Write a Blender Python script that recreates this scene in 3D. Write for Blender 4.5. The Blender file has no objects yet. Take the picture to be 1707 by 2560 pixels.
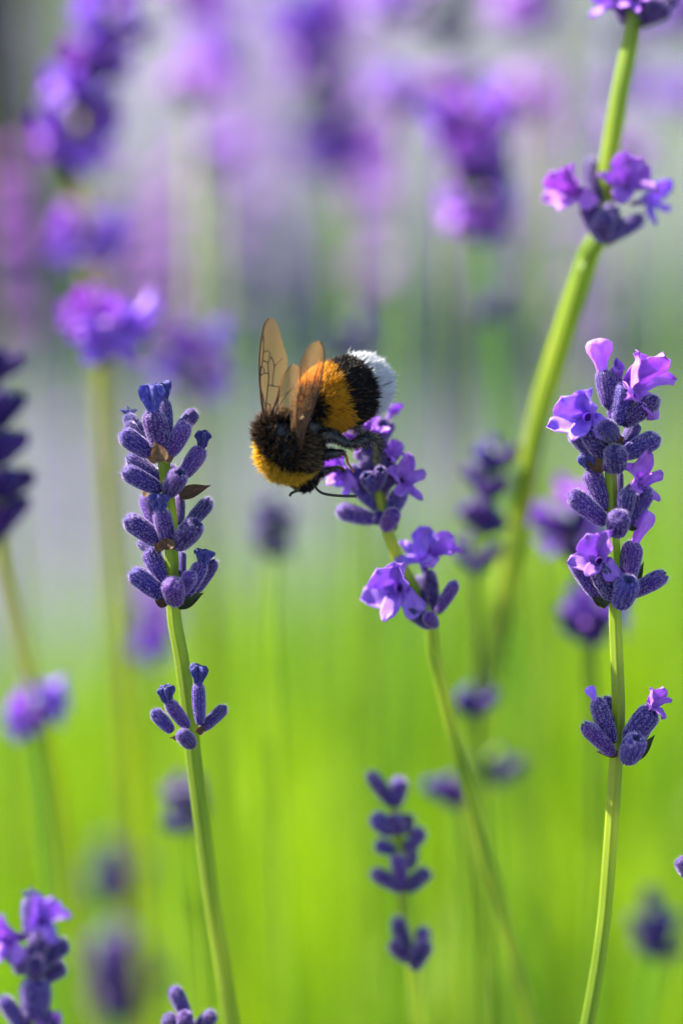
import bpy, bmesh, math, random
import numpy as np
from mathutils import Vector, Matrix, noise as mnoise

R = math.radians
rnd = random.Random(11)
rng = np.random.default_rng(5)
from mathutils import noise as _nz
_nz.seed_set(7)
scene = bpy.context.scene
C = scene.collection

# ------------------------------------------------------------------ camera, sky, sun, exposure
F = 0.2963                     # focus distance: the frame is 71 x 107 mm there, 24 photo pixels per mm
PITCH = R(15.0)
PPM = 24000.0
cam_d = bpy.data.cameras.new('camera'); cam = bpy.data.objects.new('camera', cam_d); C.objects.link(cam)
cam_d.sensor_fit = 'VERTICAL'; cam_d.sensor_height = 36.0; cam_d.sensor_width = 24.0; cam_d.lens = 100.0
cam_d.clip_start = 0.01; cam_d.clip_end = 400.0
cam_d.dof.use_dof = True; cam_d.dof.focus_distance = F; cam_d.dof.aperture_fstop = 5.6
RIGHT = Vector((1, 0, 0)); UP = Vector((0, math.sin(PITCH), math.cos(PITCH))); FWD = Vector((0, math.cos(PITCH), -math.sin(PITCH)))
CAM = Vector((0, 0, 0.450)) - FWD * F
cam.location = CAM; cam.rotation_euler = (R(90) - PITCH, 0, 0)
scene.camera = cam

SUN = (RIGHT * -0.66 + UP * 0.71 + FWD * 0.19).normalized()      # towards the sun: high on the left
world = bpy.data.worlds.new('World'); scene.world = world; world.use_nodes = True
wn = world.node_tree.nodes; wl = world.node_tree.links
sky = wn.new('ShaderNodeTexSky'); sky.sky_type = 'NISHITA'; sky.sun_disc = False
sky.sun_elevation = math.asin(SUN.z); sky.sun_rotation = math.atan2(SUN.x, SUN.y)
bg = wn['Background']; bg.inputs['Strength'].default_value = 0.085
wl.new(sky.outputs['Color'], bg.inputs['Color'])
sun_d = bpy.data.lights.new('sun', 'SUN'); sun = bpy.data.objects.new('sun', sun_d); C.objects.link(sun)
sun_d.energy = 5.0; sun_d.angle = R(0.5); sun_d.color = (1.0, 0.95, 0.86)
sun.rotation_euler = SUN.to_track_quat('Z', 'Y').to_euler(); sun.location = (-1, 1, 2)
scene.view_settings.view_transform = 'Standard'; scene.view_settings.look = 'None'
scene.view_settings.exposure = 1.92; scene.view_settings.gamma = 1.0
scene.cycles.use_denoising = True
scene.cycles.max_bounces = 5; scene.cycles.diffuse_bounces = 3; scene.cycles.glossy_bounces = 2; scene.cycles.transmission_bounces = 4; scene.cycles.transparent_max_bounces = 12
scene.cycles.use_adaptive_sampling = True; scene.cycles.adaptive_threshold = 0.02; scene.cycles.caustics_reflective = False; scene.cycles.caustics_refractive = False
scene.cycles.sample_clamp_indirect = 6.0

# ------------------------------------------------------------------ helpers
def W(x, y, dz=0.0):
    """photo pixel + depth behind the plane of focus in mm -> world point"""
    d = F + dz / 1000.0
    k = d / F / PPM
    return CAM + RIGHT * ((x - 853.5) * k) + UP * ((1280 - y) * k) + FWD * d

def mesh_obj(name, verts, faces, mat, parent=None, smooth=True, cols=None):
    me = bpy.data.meshes.new(name)
    me.from_pydata([tuple(v) for v in verts], [], [tuple(f) for f in faces])
    me.update()
    if smooth:
        me.polygons.foreach_set('use_smooth', [True] * len(me.polygons))
    if mat: me.materials.append(mat)
    if cols is not None:
        at = me.color_attributes.new('col', 'FLOAT_COLOR', 'POINT')
        at.data.foreach_set('color', np.asarray(cols, dtype=np.float32).ravel())
    return link(name, me, parent)

def link(name, me, parent=None):
    o = bpy.data.objects.new(name, me); C.objects.link(o)
    if parent is not None: o.parent = parent
    return o

def place(o, M, parent):
    """world matrix M for a child of parent"""
    o.parent = parent
    o.matrix_parent_inverse = WORLD[parent.name].inverted()
    o.matrix_basis = M
    WORLD[o.name] = M.copy()
WORLD = {}

def thing(name, label, cat, loc, group=None, rot=None):
    o = bpy.data.objects.new(name, None); C.objects.link(o)
    o.empty_display_size = 0.005
    M = Matrix.Translation(loc)
    if rot is not None: M = M @ rot.to_4x4()
    o.matrix_basis = M; WORLD[o.name] = M
    o['label'] = label; o['category'] = cat
    if group: o['group'] = group
    return o

def catmull(P, n=6):
    P = [Vector(p) for p in P]
    out = []
    for i in range(len(P) - 1):
        a = P[max(i - 1, 0)]; b = P[i]; c = P[i + 1]; d = P[min(i + 2, len(P) - 1)]
        ln = (c - b).length
        mb = (c - a) * (ln / max(1e-12, (c - b).length + (b - a).length)); mc = (d - b) * (ln / max(1e-12, (d - c).length + (c - b).length))
        for k in range(n):
            t = k / n; t2 = t * t; t3 = t2 * t
            out.append(b * (2 * t3 - 3 * t2 + 1) + mb * (t3 - 2 * t2 + t) + c * (3 * t2 - 2 * t3) + mc * (t3 - t2))
    out.append(P[-1])
    return out

def sweep(path, radii, prof, verts, faces, cap=True):
    """prof: list of (x, y) unit profile; appends to verts, faces"""
    n = len(prof); base0 = len(verts)
    t = (path[1] - path[0]).normalized()
    u = t.orthogonal().normalized()
    for i, p in enumerate(path):
        tn = (path[min(i + 1, len(path) - 1)] - path[max(i - 1, 0)]).normalized()
        q = t.rotation_difference(tn); u = (q @ u); u = (u - tn * u.dot(tn)).normalized(); t = tn
        v = t.cross(u); r = radii[i] if hasattr(radii, '__len__') else radii
        for (a, b) in prof: verts.append(p + u * (a * r) + v * (b * r))
        if i:
            s = base0 + (i - 1) * n
            for k in range(n): faces.append((s + k, s + (k + 1) % n, s + n + (k + 1) % n, s + n + k))
    if cap:
        faces.append(tuple(base0 + k for k in reversed(range(n))))
        e = base0 + (len(path) - 1) * n
        faces.append(tuple(e + k for k in range(n)))

RND = [(math.cos(2 * math.pi * k / 8), math.sin(2 * math.pi * k / 8)) for k in range(8)]
SQ = []
for k in range(16):
    a = 2 * math.pi * k / 16
    f = 1.0 / max(abs(math.cos(a)), abs(math.sin(a)))
    f = 0.80 + 0.25 * (f - 1) / 0.414 + (0.04 if k % 4 == 2 else 0.0) - (0.06 if k % 4 == 0 else 0)
    SQ.append((math.cos(a) * f, math.sin(a) * f))

# ------------------------------------------------------------------ materials
def new_mat(name):
    m = bpy.data.materials.new(name); m.use_nodes = True
    nt = m.node_tree; nt.nodes.clear()
    out = nt.nodes.new('ShaderNodeOutputMaterial')
    return m, nt, out
def N(nt, t, **kw):
    n = nt.nodes.new(t)
    for k, v in kw.items():
        if k in n.inputs: n.inputs[k].default_value = v
        else: setattr(n, k, v)
    return n
def ramp(nt, fac, stops):
    r = nt.nodes.new('ShaderNodeValToRGB'); e = r.color_ramp.elements
    while len(e) < len(stops): e.new(0.5)
    for el, (p, c) in zip(e, stops): el.position = p; el.color = (*c, 1)
    nt.links.new(fac, r.inputs['Fac']); return r
def objnoise(nt, scale, detail=3, stretch=(1, 1, 1), coord='Object'):
    tc = nt.nodes.new('ShaderNodeTexCoord'); mp = N(nt, 'ShaderNodeMapping'); mp.inputs['Scale'].default_value = stretch
    oi = nt.nodes.new('ShaderNodeObjectInfo')
    nt.links.new(tc.outputs[coord], mp.inputs['Vector'])
    nt.links.new(oi.outputs['Random'], mp.inputs['Location'])
    ns = N(nt, 'ShaderNodeTexNoise'); ns.inputs['Scale'].default_value = scale; ns.inputs['Detail'].default_value = detail
    nt.links.new(mp.outputs['Vector'], ns.inputs['Vector'])
    return ns, oi

def plant_mat(name, stops, scale, transl, tcol_gain=1.6, rough=0.6, sheen=0.0, sheen_tint=(1, 1, 1), stretch=(1, 1, 1), spec=0.3, hue_var=0.0, val_var=0.35, bump=0.0):
    m, nt, out = new_mat(name); L = nt.links
    ns, oi = objnoise(nt, scale, 4, stretch)
    cr = ramp(nt, ns.outputs['Fac'], stops)
    hsv = N(nt, 'ShaderNodeHueSaturation')
    mr = N(nt, 'ShaderNodeMapRange'); mr.inputs['To Min'].default_value = 1 - val_var; mr.inputs['To Max'].default_value = 1 + val_var
    L.new(oi.outputs['Random'], mr.inputs['Value']); L.new(mr.outputs['Result'], hsv.inputs['Value'])
    if hue_var:
        mh = N(nt, 'ShaderNodeMapRange'); mh.inputs['To Min'].default_value = 0.5 - hue_var; mh.inputs['To Max'].default_value = 0.5 + hue_var
        mm = N(nt, 'ShaderNodeMath', operation='FRACT'); m2 = N(nt, 'ShaderNodeMath', operation='MULTIPLY'); m2.inputs[1].default_value = 7.31
        L.new(oi.outputs['Random'], m2.inputs[0]); L.new(m2.outputs[0], mm.inputs[0]); L.new(mm.outputs[0], mh.inputs['Value']); L.new(mh.outputs['Result'], hsv.inputs['Hue'])
    L.new(cr.outputs['Color'], hsv.inputs['Color'])
    p = N(nt, 'ShaderNodeBsdfPrincipled'); p.inputs['Roughness'].default_value = rough
    p.inputs['Specular IOR Level'].default_value = spec
    p.inputs['Sheen Weight'].default_value = sheen; p.inputs['Sheen Tint'].default_value = (*sheen_tint, 1); p.inputs['Sheen Roughness'].default_value = 0.18
    L.new(hsv.outputs['Color'], p.inputs['Base Color'])
    if bump:
        b = N(nt, 'ShaderNodeBump'); b.inputs['Strength'].default_value = bump; b.inputs['Distance'].default_value = 0.0002
        L.new(ns.outputs['Fac'], b.inputs['Height']); L.new(b.outputs['Normal'], p.inputs['Normal'])
    t = N(nt, 'ShaderNodeBsdfTranslucent')
    g = N(nt, 'ShaderNodeHueSaturation'); g.inputs['Value'].default_value = tcol_gain; g.inputs['Saturation'].default_value = 1.05
    L.new(hsv.outputs['Color'], g.inputs['Color']); L.new(g.outputs['Color'], t.inputs['Color'])
    mx = N(nt, 'ShaderNodeMixShader'); mx.inputs[0].default_value = transl
    L.new(p.outputs[0], mx.inputs[1]); L.new(t.outputs[0], mx.inputs[2]); L.new(mx.outputs[0], out.inputs['Surface'])
    return m

M_CALYX = plant_mat('calyx_violet', [(0.3, (0.026, 0.012, 0.12)), (0.55, (0.060, 0.023, 0.19)), (0.75, (0.14, 0.05, 0.27))], 3.0, 0.15, rough=0.62, sheen=0.9, sheen_tint=(0.85, 0.72, 1.0), stretch=(2.5, 2.5, 0.8), hue_var=0.025, bump=0.5)
M_COROLLA = plant_mat('corolla_lilac', [(0.3, (0.45, 0.17, 0.75)), (0.7, (0.63, 0.32, 0.86))], 2.0, 0.42, tcol_gain=1.15, rough=0.5, sheen=0.25, sheen_tint=(0.95, 0.85, 1), hue_var=0.03, val_var=0.15, bump=0.5)
M_TUBE = plant_mat('corolla_throat', [(0.3, (0.12, 0.045, 0.33)), (0.7, (0.20, 0.07, 0.42))], 3.0, 0.15, rough=0.6)
M_WITHER = plant_mat('withered_blue', [(0.3, (0.035, 0.03, 0.20)), (0.55, (0.09, 0.08, 0.34)), (0.75, (0.32, 0.32, 0.52))], 5.0, 0.2, rough=0.7, sheen=0.5, bump=0.8)
M_BRACT = plant_mat('bract_tan', [(0.3, (0.10, 0.05, 0.025)), (0.7, (0.22, 0.12, 0.05))], 4.0, 0.3, rough=0.7)
M_BRACTG = plant_mat('bract_green', [(0.3, (0.05, 0.07, 0.02)), (0.7, (0.12, 0.14, 0.05))], 4.0, 0.3, rough=0.7)
M_STEM = plant_mat('stem_green', [(0.35, (0.20, 0.31, 0.022)), (0.5, (0.31, 0.42, 0.028)), (0.68, (0.42, 0.50, 0.04))], 260.0, 0.4, tcol_gain=1.3, rough=0.42, spec=0.4, stretch=(1, 1, 0.15), val_var=0.12)
M_STEMD = plant_mat('stem_far_green', [(0.3, (0.19, 0.35, 0.02)), (0.7, (0.28, 0.43, 0.03))], 40.0, 0.35, tcol_gain=1.3, rough=0.5, stretch=(1, 1, 0.15), val_var=0.3, hue_var=0.02)
M_LEAF = plant_mat('leaf_green', [(0.38, (0.035, 0.11, 0.010)), (0.50, (0.15, 0.28, 0.010)), (0.68, (0.29, 0.38, 0.02))], 10.0, 0.45, tcol_gain=1.4, rough=0.5, val_var=0.1)
M_FUZZ, nt, out = new_mat('pale_fuzz')
d_ = N(nt, 'ShaderNodeBsdfDiffuse'); d_.inputs['Color'].default_value = (0.80, 0.72, 0.90, 1)
t_ = N(nt, 'ShaderNodeBsdfTranslucent'); t_.inputs['Color'].default_value = (0.78, 0.66, 0.9, 1)
x_ = N(nt, 'ShaderNodeMixShader'); nt.links.new(d_.outputs[0], x_.inputs[1]); nt.links.new(t_.outputs[0], x_.inputs[2]); nt.links.new(x_.outputs[0], out.inputs['Surface'])
M_FUZZG = M_FUZZ.copy(); M_FUZZG.name = 'stem_fuzz'
for n_ in M_FUZZG.node_tree.nodes:
    if n_.type in ('BSDF_DIFFUSE', 'BSDF_TRANSLUCENT'): n_.inputs['Color'].default_value = (0.6, 0.72, 0.4, 1)
M_DARK, nt, out = new_mat('calyx_mouth')
p_ = N(nt, 'ShaderNodeBsdfPrincipled'); p_.inputs['Base Color'].default_value = (0.03, 0.03, 0.12, 1); p_.inputs['Roughness'].default_value = 0.9
nt.links.new(p_.outputs[0], out.inputs['Surface'])

# ------------------------------------------------------------------ the ground
def ground_mat():
    m, nt, out = new_mat('grey_gravel'); L = nt.links
    tc = N(nt, 'ShaderNodeTexCoord'); v = N(nt, 'ShaderNodeTexVoronoi'); v.inputs['Scale'].default_value = 60
    ns = N(nt, 'ShaderNodeTexNoise'); ns.inputs['Scale'].default_value = 1.7; ns.inputs['Detail'].default_value = 5
    L.new(tc.outputs['Object'], v.inputs['Vector']); L.new(tc.outputs['Object'], ns.inputs['Vector'])
    a = ramp(nt, v.outputs['Color'], [(0.1, (0.058, 0.055, 0.078)), (0.9, (0.128, 0.120, 0.162))])
    b = ramp(nt, ns.outputs['Fac'], [(0.35, (0.65, 0.7, 0.78)), (0.65, (1.0, 1.0, 1.0))])
    mx = N(nt, 'ShaderNodeMix', data_type='RGBA', blend_type='MULTIPLY'); mx.inputs[0].default_value = 1
    L.new(a.outputs['Color'], mx.inputs[6]); L.new(b.outputs['Color'], mx.inputs[7])
    p = N(nt, 'ShaderNodeBsdfPrincipled'); p.inputs['Roughness'].default_value = 0.9
    bp = N(nt, 'ShaderNodeBump'); bp.inputs['Strength'].default_value = 0.8; bp.inputs['Distance'].default_value = 0.01
    L.new(v.outputs['Distance'], bp.inputs['Height']); L.new(bp.outputs['Normal'], p.inputs['Normal'])
    L.new(mx.outputs[2], p.inputs['Base Color']); L.new(p.outputs[0], out.inputs['Surface'])
    return m
g = mesh_obj('ground', [(-150, -150, 0), (150, -150, 0), (150, 150, 0), (-150, 150, 0)], [(0, 1, 2, 3)], ground_mat())
g['kind'] = 'structure'; g['label'] = 'grey gravel ground behind the lavender clump'

# ------------------------------------------------------------------ flower pieces (unit meshes shared by all copies)
def cone_hair(verts, faces, p, d, l, r):
    d = d.normalized(); u = d.orthogonal().normalized(); v = d.cross(u); s = len(verts)
    for k in range(3):
        a = 2.0944 * k; verts.append(p + (u * math.cos(a) + v * math.sin(a)) * r)
    verts.append(p + d * l)
    for k in range(3): faces.append((s + k, s + (k + 1) % 3, s + 3))

def calyx_mesh(seed, mouth, fuzz, nseg=26):
    """ribbed tubular calyx, length 1 along z, greatest radius 1 (scaled apart)"""
    r_ = random.Random(seed)
    prof = [(0.0, 0.34), (0.05, 0.58), (0.14, 0.76), (0.28, 0.88), (0.45, 0.95), (0.62, 1.0), (0.80, 0.98), (0.90, 0.88)]
    prof += [(0.97, 0.62), (0.995, 0.44), (0.97, 0.30), (0.86, 0.24)] if mouth else [(0.96, 0.62), (0.99, 0.38), (1.0, 0.14)]
    verts = []; faces = []; bend = r_.uniform(-0.25, 0.25)
    n = nseg
    for i, (z, r) in enumerate(prof):
        for k in range(n):
            a = 2 * math.pi * k / n
            rib = 1 + (0.10 if k % 2 == 0 else -0.09) * (1 if 0 < i < 8 else 0.3)
            rib *= 1 + 0.07 * mnoise.noise(Vector((math.cos(a) * 1.5, math.sin(a) * 1.5, z * 3 + seed * 9.1)))
            tz = z + (0.035 * math.cos(5 * a) if mouth and i in (8, 9) else 0) + (0.03 * math.cos(2 * a + 1) if z > 0.9 and not mouth else 0)
            verts.append(Vector((math.cos(a) * r * rib + bend * z * z, math.sin(a) * r * rib, tz)))
        if i:
            s = (i - 1) * n
            for k in range(n): faces.append((s + k, s + (k + 1) % n, s + n + (k + 1) % n, s + n + k))
    faces.append(tuple(reversed(range(n)))); e = (len(prof) - 1) * n; faces.append(tuple(range(e, e + n)))
    nf = len(faces); mats = [0] * nf
    if mouth:
        for fi in range(9 * n, nf): mats[fi] = 1
        mats[(len(prof) - 1) * n] = 0
    for _ in range(fuzz):
        z = r_.uniform(0.02, 1.0) ** 0.85; a = r_.uniform(0, 2 * math.pi)
        for j in range(len(prof) - 1):
            if prof[j][0] <= z <= prof[j + 1][0]: break
        f = (z - prof[j][0]) / max(1e-6, prof[j + 1][0] - prof[j][0]); rr = prof[j][1] * (1 - f) + prof[j + 1][1] * f
        p = Vector((math.cos(a) * rr * 0.98 + bend * z * z, math.sin(a) * rr * 0.98, z))
        # unit space: z is stretched about 4.4 times relative to the radius
        d = Vector((math.cos(a) + r_.gauss(0, .5), math.sin(a) + r_.gauss(0, .5), r_.gauss(0.08, 0.12) + (0.25 if z > 0.95 else 0)))
        cone_hair(verts, faces, p, d, r_.uniform(0.08, 0.27) * (1.5 if r_.random() < .1 else 1), 0.006)
    nv = len(prof) * n
    me = bpy.data.meshes.new('calyx'); me.from_pydata([tuple(v) for v in verts[:nv]], [], faces[:nf]); me.update()
    for m in (M_CALYX, M_DARK): me.materials.append(m)
    me.polygons.foreach_set('use_smooth', [True] * nf); me.polygons.foreach_set('material_index', mats)
    if fuzz:
        fz = bpy.data.meshes.new('fuzz'); fz.from_pydata([tuple(v) for v in verts[nv:]], [], [tuple(i - nv for i in f) for f in faces[nf:]]); fz.update(); fz.materials.append(M_FUZZ)
        FUZZ[me.name] = fz
    return me
FUZZ = {}
CALYX = {(0, 1): [calyx_mesh(s, False, 2000) for s in (1, 2, 3, 4)], (1, 1): [calyx_mesh(s, True, 2000) for s in (5, 6, 7)],
         (0, 0): [calyx_mesh(s, False, 0, 16) for s in (8, 9)], (1, 0): [calyx_mesh(s, True, 0, 16) for s in (10, 11)]}

def corolla_mesh(seed, lobes, tube_r=0.26):
    """open two-lipped corolla: mouth at the origin, tube down -z; lobes: (angle, length, width, flare0, flare1)"""
    r_ = random.Random(seed); bm = bmesh.new(); n = 16
    rings = []
    for z, r in ((-1.5, 0.55), (-1.1, 0.62), (-0.9, 0.72), (-0.7, 0.82), (-0.52, 0.88)):
        rings.append([bm.verts.new((math.cos(2 * math.pi * k / n) * r * tube_r, math.sin(2 * math.pi * k / n) * r * tube_r, z)) for k in range(n)])
    for i in range(len(rings) - 1):
        for k in range(n): bm.faces.new((rings[i][k], rings[i][(k + 1) % n], rings[i + 1][(k + 1) % n], rings[i + 1][k]))
    for (ang, ln, wd, f0, f1) in lobes:
        a = R(ang); rad = Vector((math.cos(a), math.sin(a), 0)); tan = Vector((-math.sin(a), math.cos(a), 0))
        p = rad * tube_r * 0.94 + Vector((0, 0, -0.58)); U = 10; V = 8; grid = []; ph = r_.uniform(0, 6)
        for i in range(U + 1):
            u = i / U; th = R(f0 + (f1 - f0) * u); d = rad * math.sin(th) + Vector((0, 0, math.cos(th)))
            if i: p = p + d * ((ln + .34) / U)
            nrm = -rad * math.cos(th) + Vector((0, 0, math.sin(th)))
            w = wd * 0.5 * (0.5 + 0.5 * math.sin(math.pi * min(u * 0.85, 0.5))) * max(0.0, 1 - max(0, (u - 0.45) / 0.55) ** 2.6) ** 0.5 + 0.004
            row = []
            for j in range(V + 1):
                v = j / V * 2 - 1
                q = p + tan * (v * w) + nrm * (0.16 * wd * v * v * (1 - 0.5 * u)) + nrm * (0.085 * math.sin(ph + 5 * u + 4.5 * v) * u)
                row.append(bm.verts.new(q))
            grid.append(row)
        for i in range(U):
            for j in range(V): bm.faces.new((grid[i][j], grid[i][j + 1], grid[i + 1][j + 1], grid[i + 1][j]))
    bm.faces.ensure_lookup_table()
    for f in bm.faces[3 * n:]: f.material_index = 0
    for f in bm.faces[:3 * n]: f.material_index = 1
    off = Vector((seed * 5.3, 1.7, 0))
    for vtx in bm.verts:
        k = min(1.0, max(0.0, vtx.co.z + 0.15) * 2 + max(0, vtx.co.xy.length - tube_r) * 1.5)
        vtx.co += mnoise.noise_vector(vtx.co * 1.1 + off) * (0.36 * k) + mnoise.noise_vector(vtx.co * 3.2 + off) * (0.05 * k)
    bmesh.ops.recalc_face_normals(bm, faces=bm.faces)
    bm.normal_update()
    dup = {vt: bm.verts.new(vt.co - vt.normal * 0.03) for vt in bm.verts[:]}
    for fc in bm.faces[:]:
        nf_ = bm.faces.new([dup[vt] for vt in reversed(fc.verts)]); nf_.material_index = fc.material_index
    for ed in [e for e in bm.edges if e.is_boundary and e.verts[0] in dup and e.verts[1] in dup]:
        a_, b_ = ed.verts; bm.faces.new((b_, a_, dup[a_], dup[b_]))
    me = bpy.data.meshes.new('corolla'); bm.to_mesh(me); bm.free()
    me.materials.append(M_COROLLA); me.materials.append(M_TUBE); me.polygons.foreach_set('use_smooth', [True] * len(me.polygons))
    return me
COROLLA = [
    corolla_mesh(1, [(60, 1.25, 1.25, 0, 55), (122, 1.2, 1.2, 0, 40), (205, 1.0, .85, 30, 100), (268, 1.1, .9, 25, 70), (330, .95, .8, 35, 115)], .25),
    corolla_mesh(2, [(52, 1.35, 1.3, -5, 35), (118, 1.2, 1.25, -5, 75), (190, 1.1, .75, 45, 90), (255, .85, .95, 25, 120), (340, 1.15, .75, 40, 80)], .25),
    corolla_mesh(3, [(65, 1.15, 1.1, 20, 65), (130, 1.1, 1.15, 20, 80), (205, 1.0, .9, 35, 75), (272, 1.0, .95, 40, 95), (345, 1.0, .9, 35, 70)], .27),
    corolla_mesh(4, [(60, 1.25, 1.15, -10, 15), (120, 1.2, 1.15, -10, 25), (200, .9, .8, 0, 60), (270, .9, .85, 5, 45), (340, .9, .8, 5, 70)], .27),
]
def lathe_mesh(name, prof, seed, amp, mat, n=16, freq=3.0):
    verts = []; faces = []
    for i, (z, r) in enumerate(prof):
        for k in range(n):
            a = 2 * math.pi * k / n; q = Vector((math.cos(a) * r, math.sin(a) * r, z))
            dv = mnoise.noise_vector(q * freq + Vector((seed * 3.7, 0, 0)))
            fold = 1 + amp * 0.9 * math.sin(5 * a + seed) * (z > 0.15)
            verts.append(Vector((q.x * fold, q.y * fold, q.z)) + dv * amp * 0.25 * (0.3 + r))
        if i:
            s = (i - 1) * n
            for k in range(n): faces.append((s + k, s + (k + 1) % n, s + n + (k + 1) % n, s + n + k))
    faces.append(tuple(reversed(range(n)))); e = (len(prof) - 1) * n; faces.append(tuple(range(e, e + n)))
    me = bpy.data.meshes.new(name); me.from_pydata([tuple(v) for v in verts], [], faces); me.update(); me.materials.append(mat)
    me.polygons.foreach_set('use_smooth', [True] * len(me.polygons)); return me
WITHER = [lathe_mesh('withered_corolla', [(-0.25, .5), (0.0, .6), (.2, .62), (.38, .68), (.52, .85), (.66, 1.0), (.78, 1.02), (.88, .92), (.96, .72), (.95, .5), (.84, .32)], s, 0.62, M_WITHER, 34, 2.6) for s in (1, 2, 3, 4, 5)]
CLUB = [lathe_mesh('closed_corolla', [(-0.3, .38), (0, .42), (.25, .5), (.45, .75), (.65, .98), (.82, 1.0), (.94, .75), (1.0, .3)], s, 0.16, M_COROLLA, 20) for s in (1, 2)]
def bract_mesh(mat):
    verts = []; faces = []; U = 8; V = 6
    for side in (0, 1):
        for i in range(U + 1):
            u = i / U; w = 0.5 * math.sin(math.pi * (0.22 + 0.78 * u)) ** 1.3 * (1 - 0.35 * u) + 0.012
            for j in range(V + 1):
                v = j / V * 2 - 1
                verts.append(Vector((v * w, 0.28 * v * v * (1 - u) - 0.15 * u * u + 0.03 * math.sin(9 * u + 3 * v) - 0.03 * side, u)))
    s1 = (U + 1) * (V + 1)
    for i in range(U):
        for j in range(V):
            a = i * (V + 1) + j; q = (a, a + 1, a + V + 2, a + V + 1)
            faces.append(q); faces.append(tuple(reversed([s1 + x for x in q])))
    me = bpy.data.meshes.new('bract'); me.from_pydata([tuple(v) for v in verts], [], faces); me.update(); me.materials.append(mat)
    me.polygons.foreach_set('use_smooth', [True] * len(me.polygons)); return me
BRACT = {'t': bract_mesh(M_BRACT), 'g': bract_mesh(M_BRACTG)}

def frame(origin, z, up, sx, sy, sz):
    z = z.normalized(); y = (up - z * up.dot(z))
    if y.length < 1e-4: y = z.orthogonal()
    y.normalize(); x = y.cross(z)
    M = Matrix((x * sx, y * sy, z * sz)).transposed().to_4x4(); M.translation = origin
    return M

# ------------------------------------------------------------------ lavender
def stem_to_ground(pts, lean=0.5):
    p = pts[-1]; d = (pts[-1] - pts[-2]).normalized()
    h = p.z; k = 1.0 / max(0.35, -d.z)
    end = Vector((p.x + d.x * k * h * lean, p.y + d.y * k * h * lean, -0.004))
    mid = p + d * (h * 0.35); mid = mid.lerp(p.lerp(end, 0.36), 0.55)
    return pts + [mid, p.lerp(end, 0.7) * 0.5 + mid.lerp(end, 0.55) * 0.5, end]

def make_stem(root, pts, r0, r1, mat, fuzz=0, mid=5):
    path = catmull(pts, mid); rad = [r0 + (r1 - r0) * min(1, i / (len(path) * 0.6)) for i in range(len(path))]
    verts = []; faces = []
    sweep(path, rad, SQ, verts, faces)
    nf = len(faces)
    if fuzz:
        r_ = random.Random(3); L = len(path) - 12
        for _ in range(fuzz):
            i = r_.randrange(0, max(2, L)); p = path[i].lerp(path[i + 1], r_.random()); t = (path[i + 1] - path[i]).normalized()
            o = t.orthogonal(); o.rotate(Matrix.Rotation(r_.uniform(0, 6.28), 3, t)); o.normalize()
            cone_hair(verts, faces, p + o * rad[i] * 0.9, o + t * r_.gauss(-.2, .3), r_.uniform(.00018, .0004), .000014)
    loc = WORLD[root.name].translation
    o = mesh_obj('stem', [v - loc for v in verts], faces, mat, root)
    if fuzz:
        o.data.materials.append(M_FUZZG); o.data.polygons.foreach_set('material_index', [0] * nf + [1] * (len(faces) - nf))
    return path

ZC = {'f': (-0.7, -2.0), 's': (0.0, 0.0), 'b': (0.8, 2.2), 'v': (-0.6, -3.4), 'd': (0.0, -1.2), 'e': (0.4, 1.0)}
def calyx(root, b, t, width_px, zc, dz, mouth=0, hi=1):
    zb, zt = ZC[zc]
    B = W(b[0], b[1], dz + zb); T = W(t[0], t[1], dz + zt)
    me = rnd.choice(CALYX[(mouth, hi)])
    ln = (T - B).length; r = width_px / PPM / 2 * (1 + dz / 1000 / F) * rnd.uniform(.86, 1.0)
    o = link('calyx', me)
    ax = T - B
    up = Vector((rnd.gauss(0, 1), rnd.gauss(0, 1), rnd.gauss(0, 1)))
    M = frame(B - ax * 0.04, ax, up, r, r, ln * 1.06)
    place(o, M, root)
    if hi:
        z_ = link('fuzz', FUZZ[me.name]); z_['kind'] = 'stuff'; place(z_, M, o)
    return o, B, T

def put_corolla(par, c, size_px, axis, roll_up, dz, k):
    """axis: (right, up, towards the viewer)"""
    o = link('corolla', COROLLA[k % len(COROLLA)])
    ax = RIGHT * axis[0] + UP * axis[1] - FWD * axis[2]
    up = RIGHT * roll_up[0] + UP * roll_up[1] - FWD * (roll_up[2] if len(roll_up) > 2 else 0)
    s = 1.02 * size_px / PPM / 2 * (1 + dz / 1000 / F)
    place(o, frame(W(c[0], c[1], dz), ax, up, s * rnd.uniform(.72, .98), s * rnd.uniform(.85, 1.05), s), par)
    return o

def put_tip(par, b, t, width_px, dz0, dz1, meshes, name):
    o = link(name, rnd.choice(meshes)); B = W(b[0], b[1], dz0); T = W(t[0], t[1], dz1)
    r = width_px / PPM / 2
    place(o, frame(B, T - B, Vector((rnd.gauss(0, 1), rnd.gauss(0, 1), 1)), r, r, (T - B).length), par)

def put_bract(root, b, t, w, dz, kind='t', face=-1.0):
    o = link('bract', BRACT[kind]); B = W(b[0], b[1], dz); T = W(t[0], t[1], dz + 0.3)
    place(o, frame(B, T - B, FWD * face + UP * 0.3, w / PPM, w / PPM, (T - B).length), root)

class Crop:
    def __init__(s, x0, y0, k): s.x0, s.y0, s.k = x0, y0, k
    def __call__(s, x, y): return (s.x0 + x / s.k, s.y0 + y / s.k)

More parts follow.
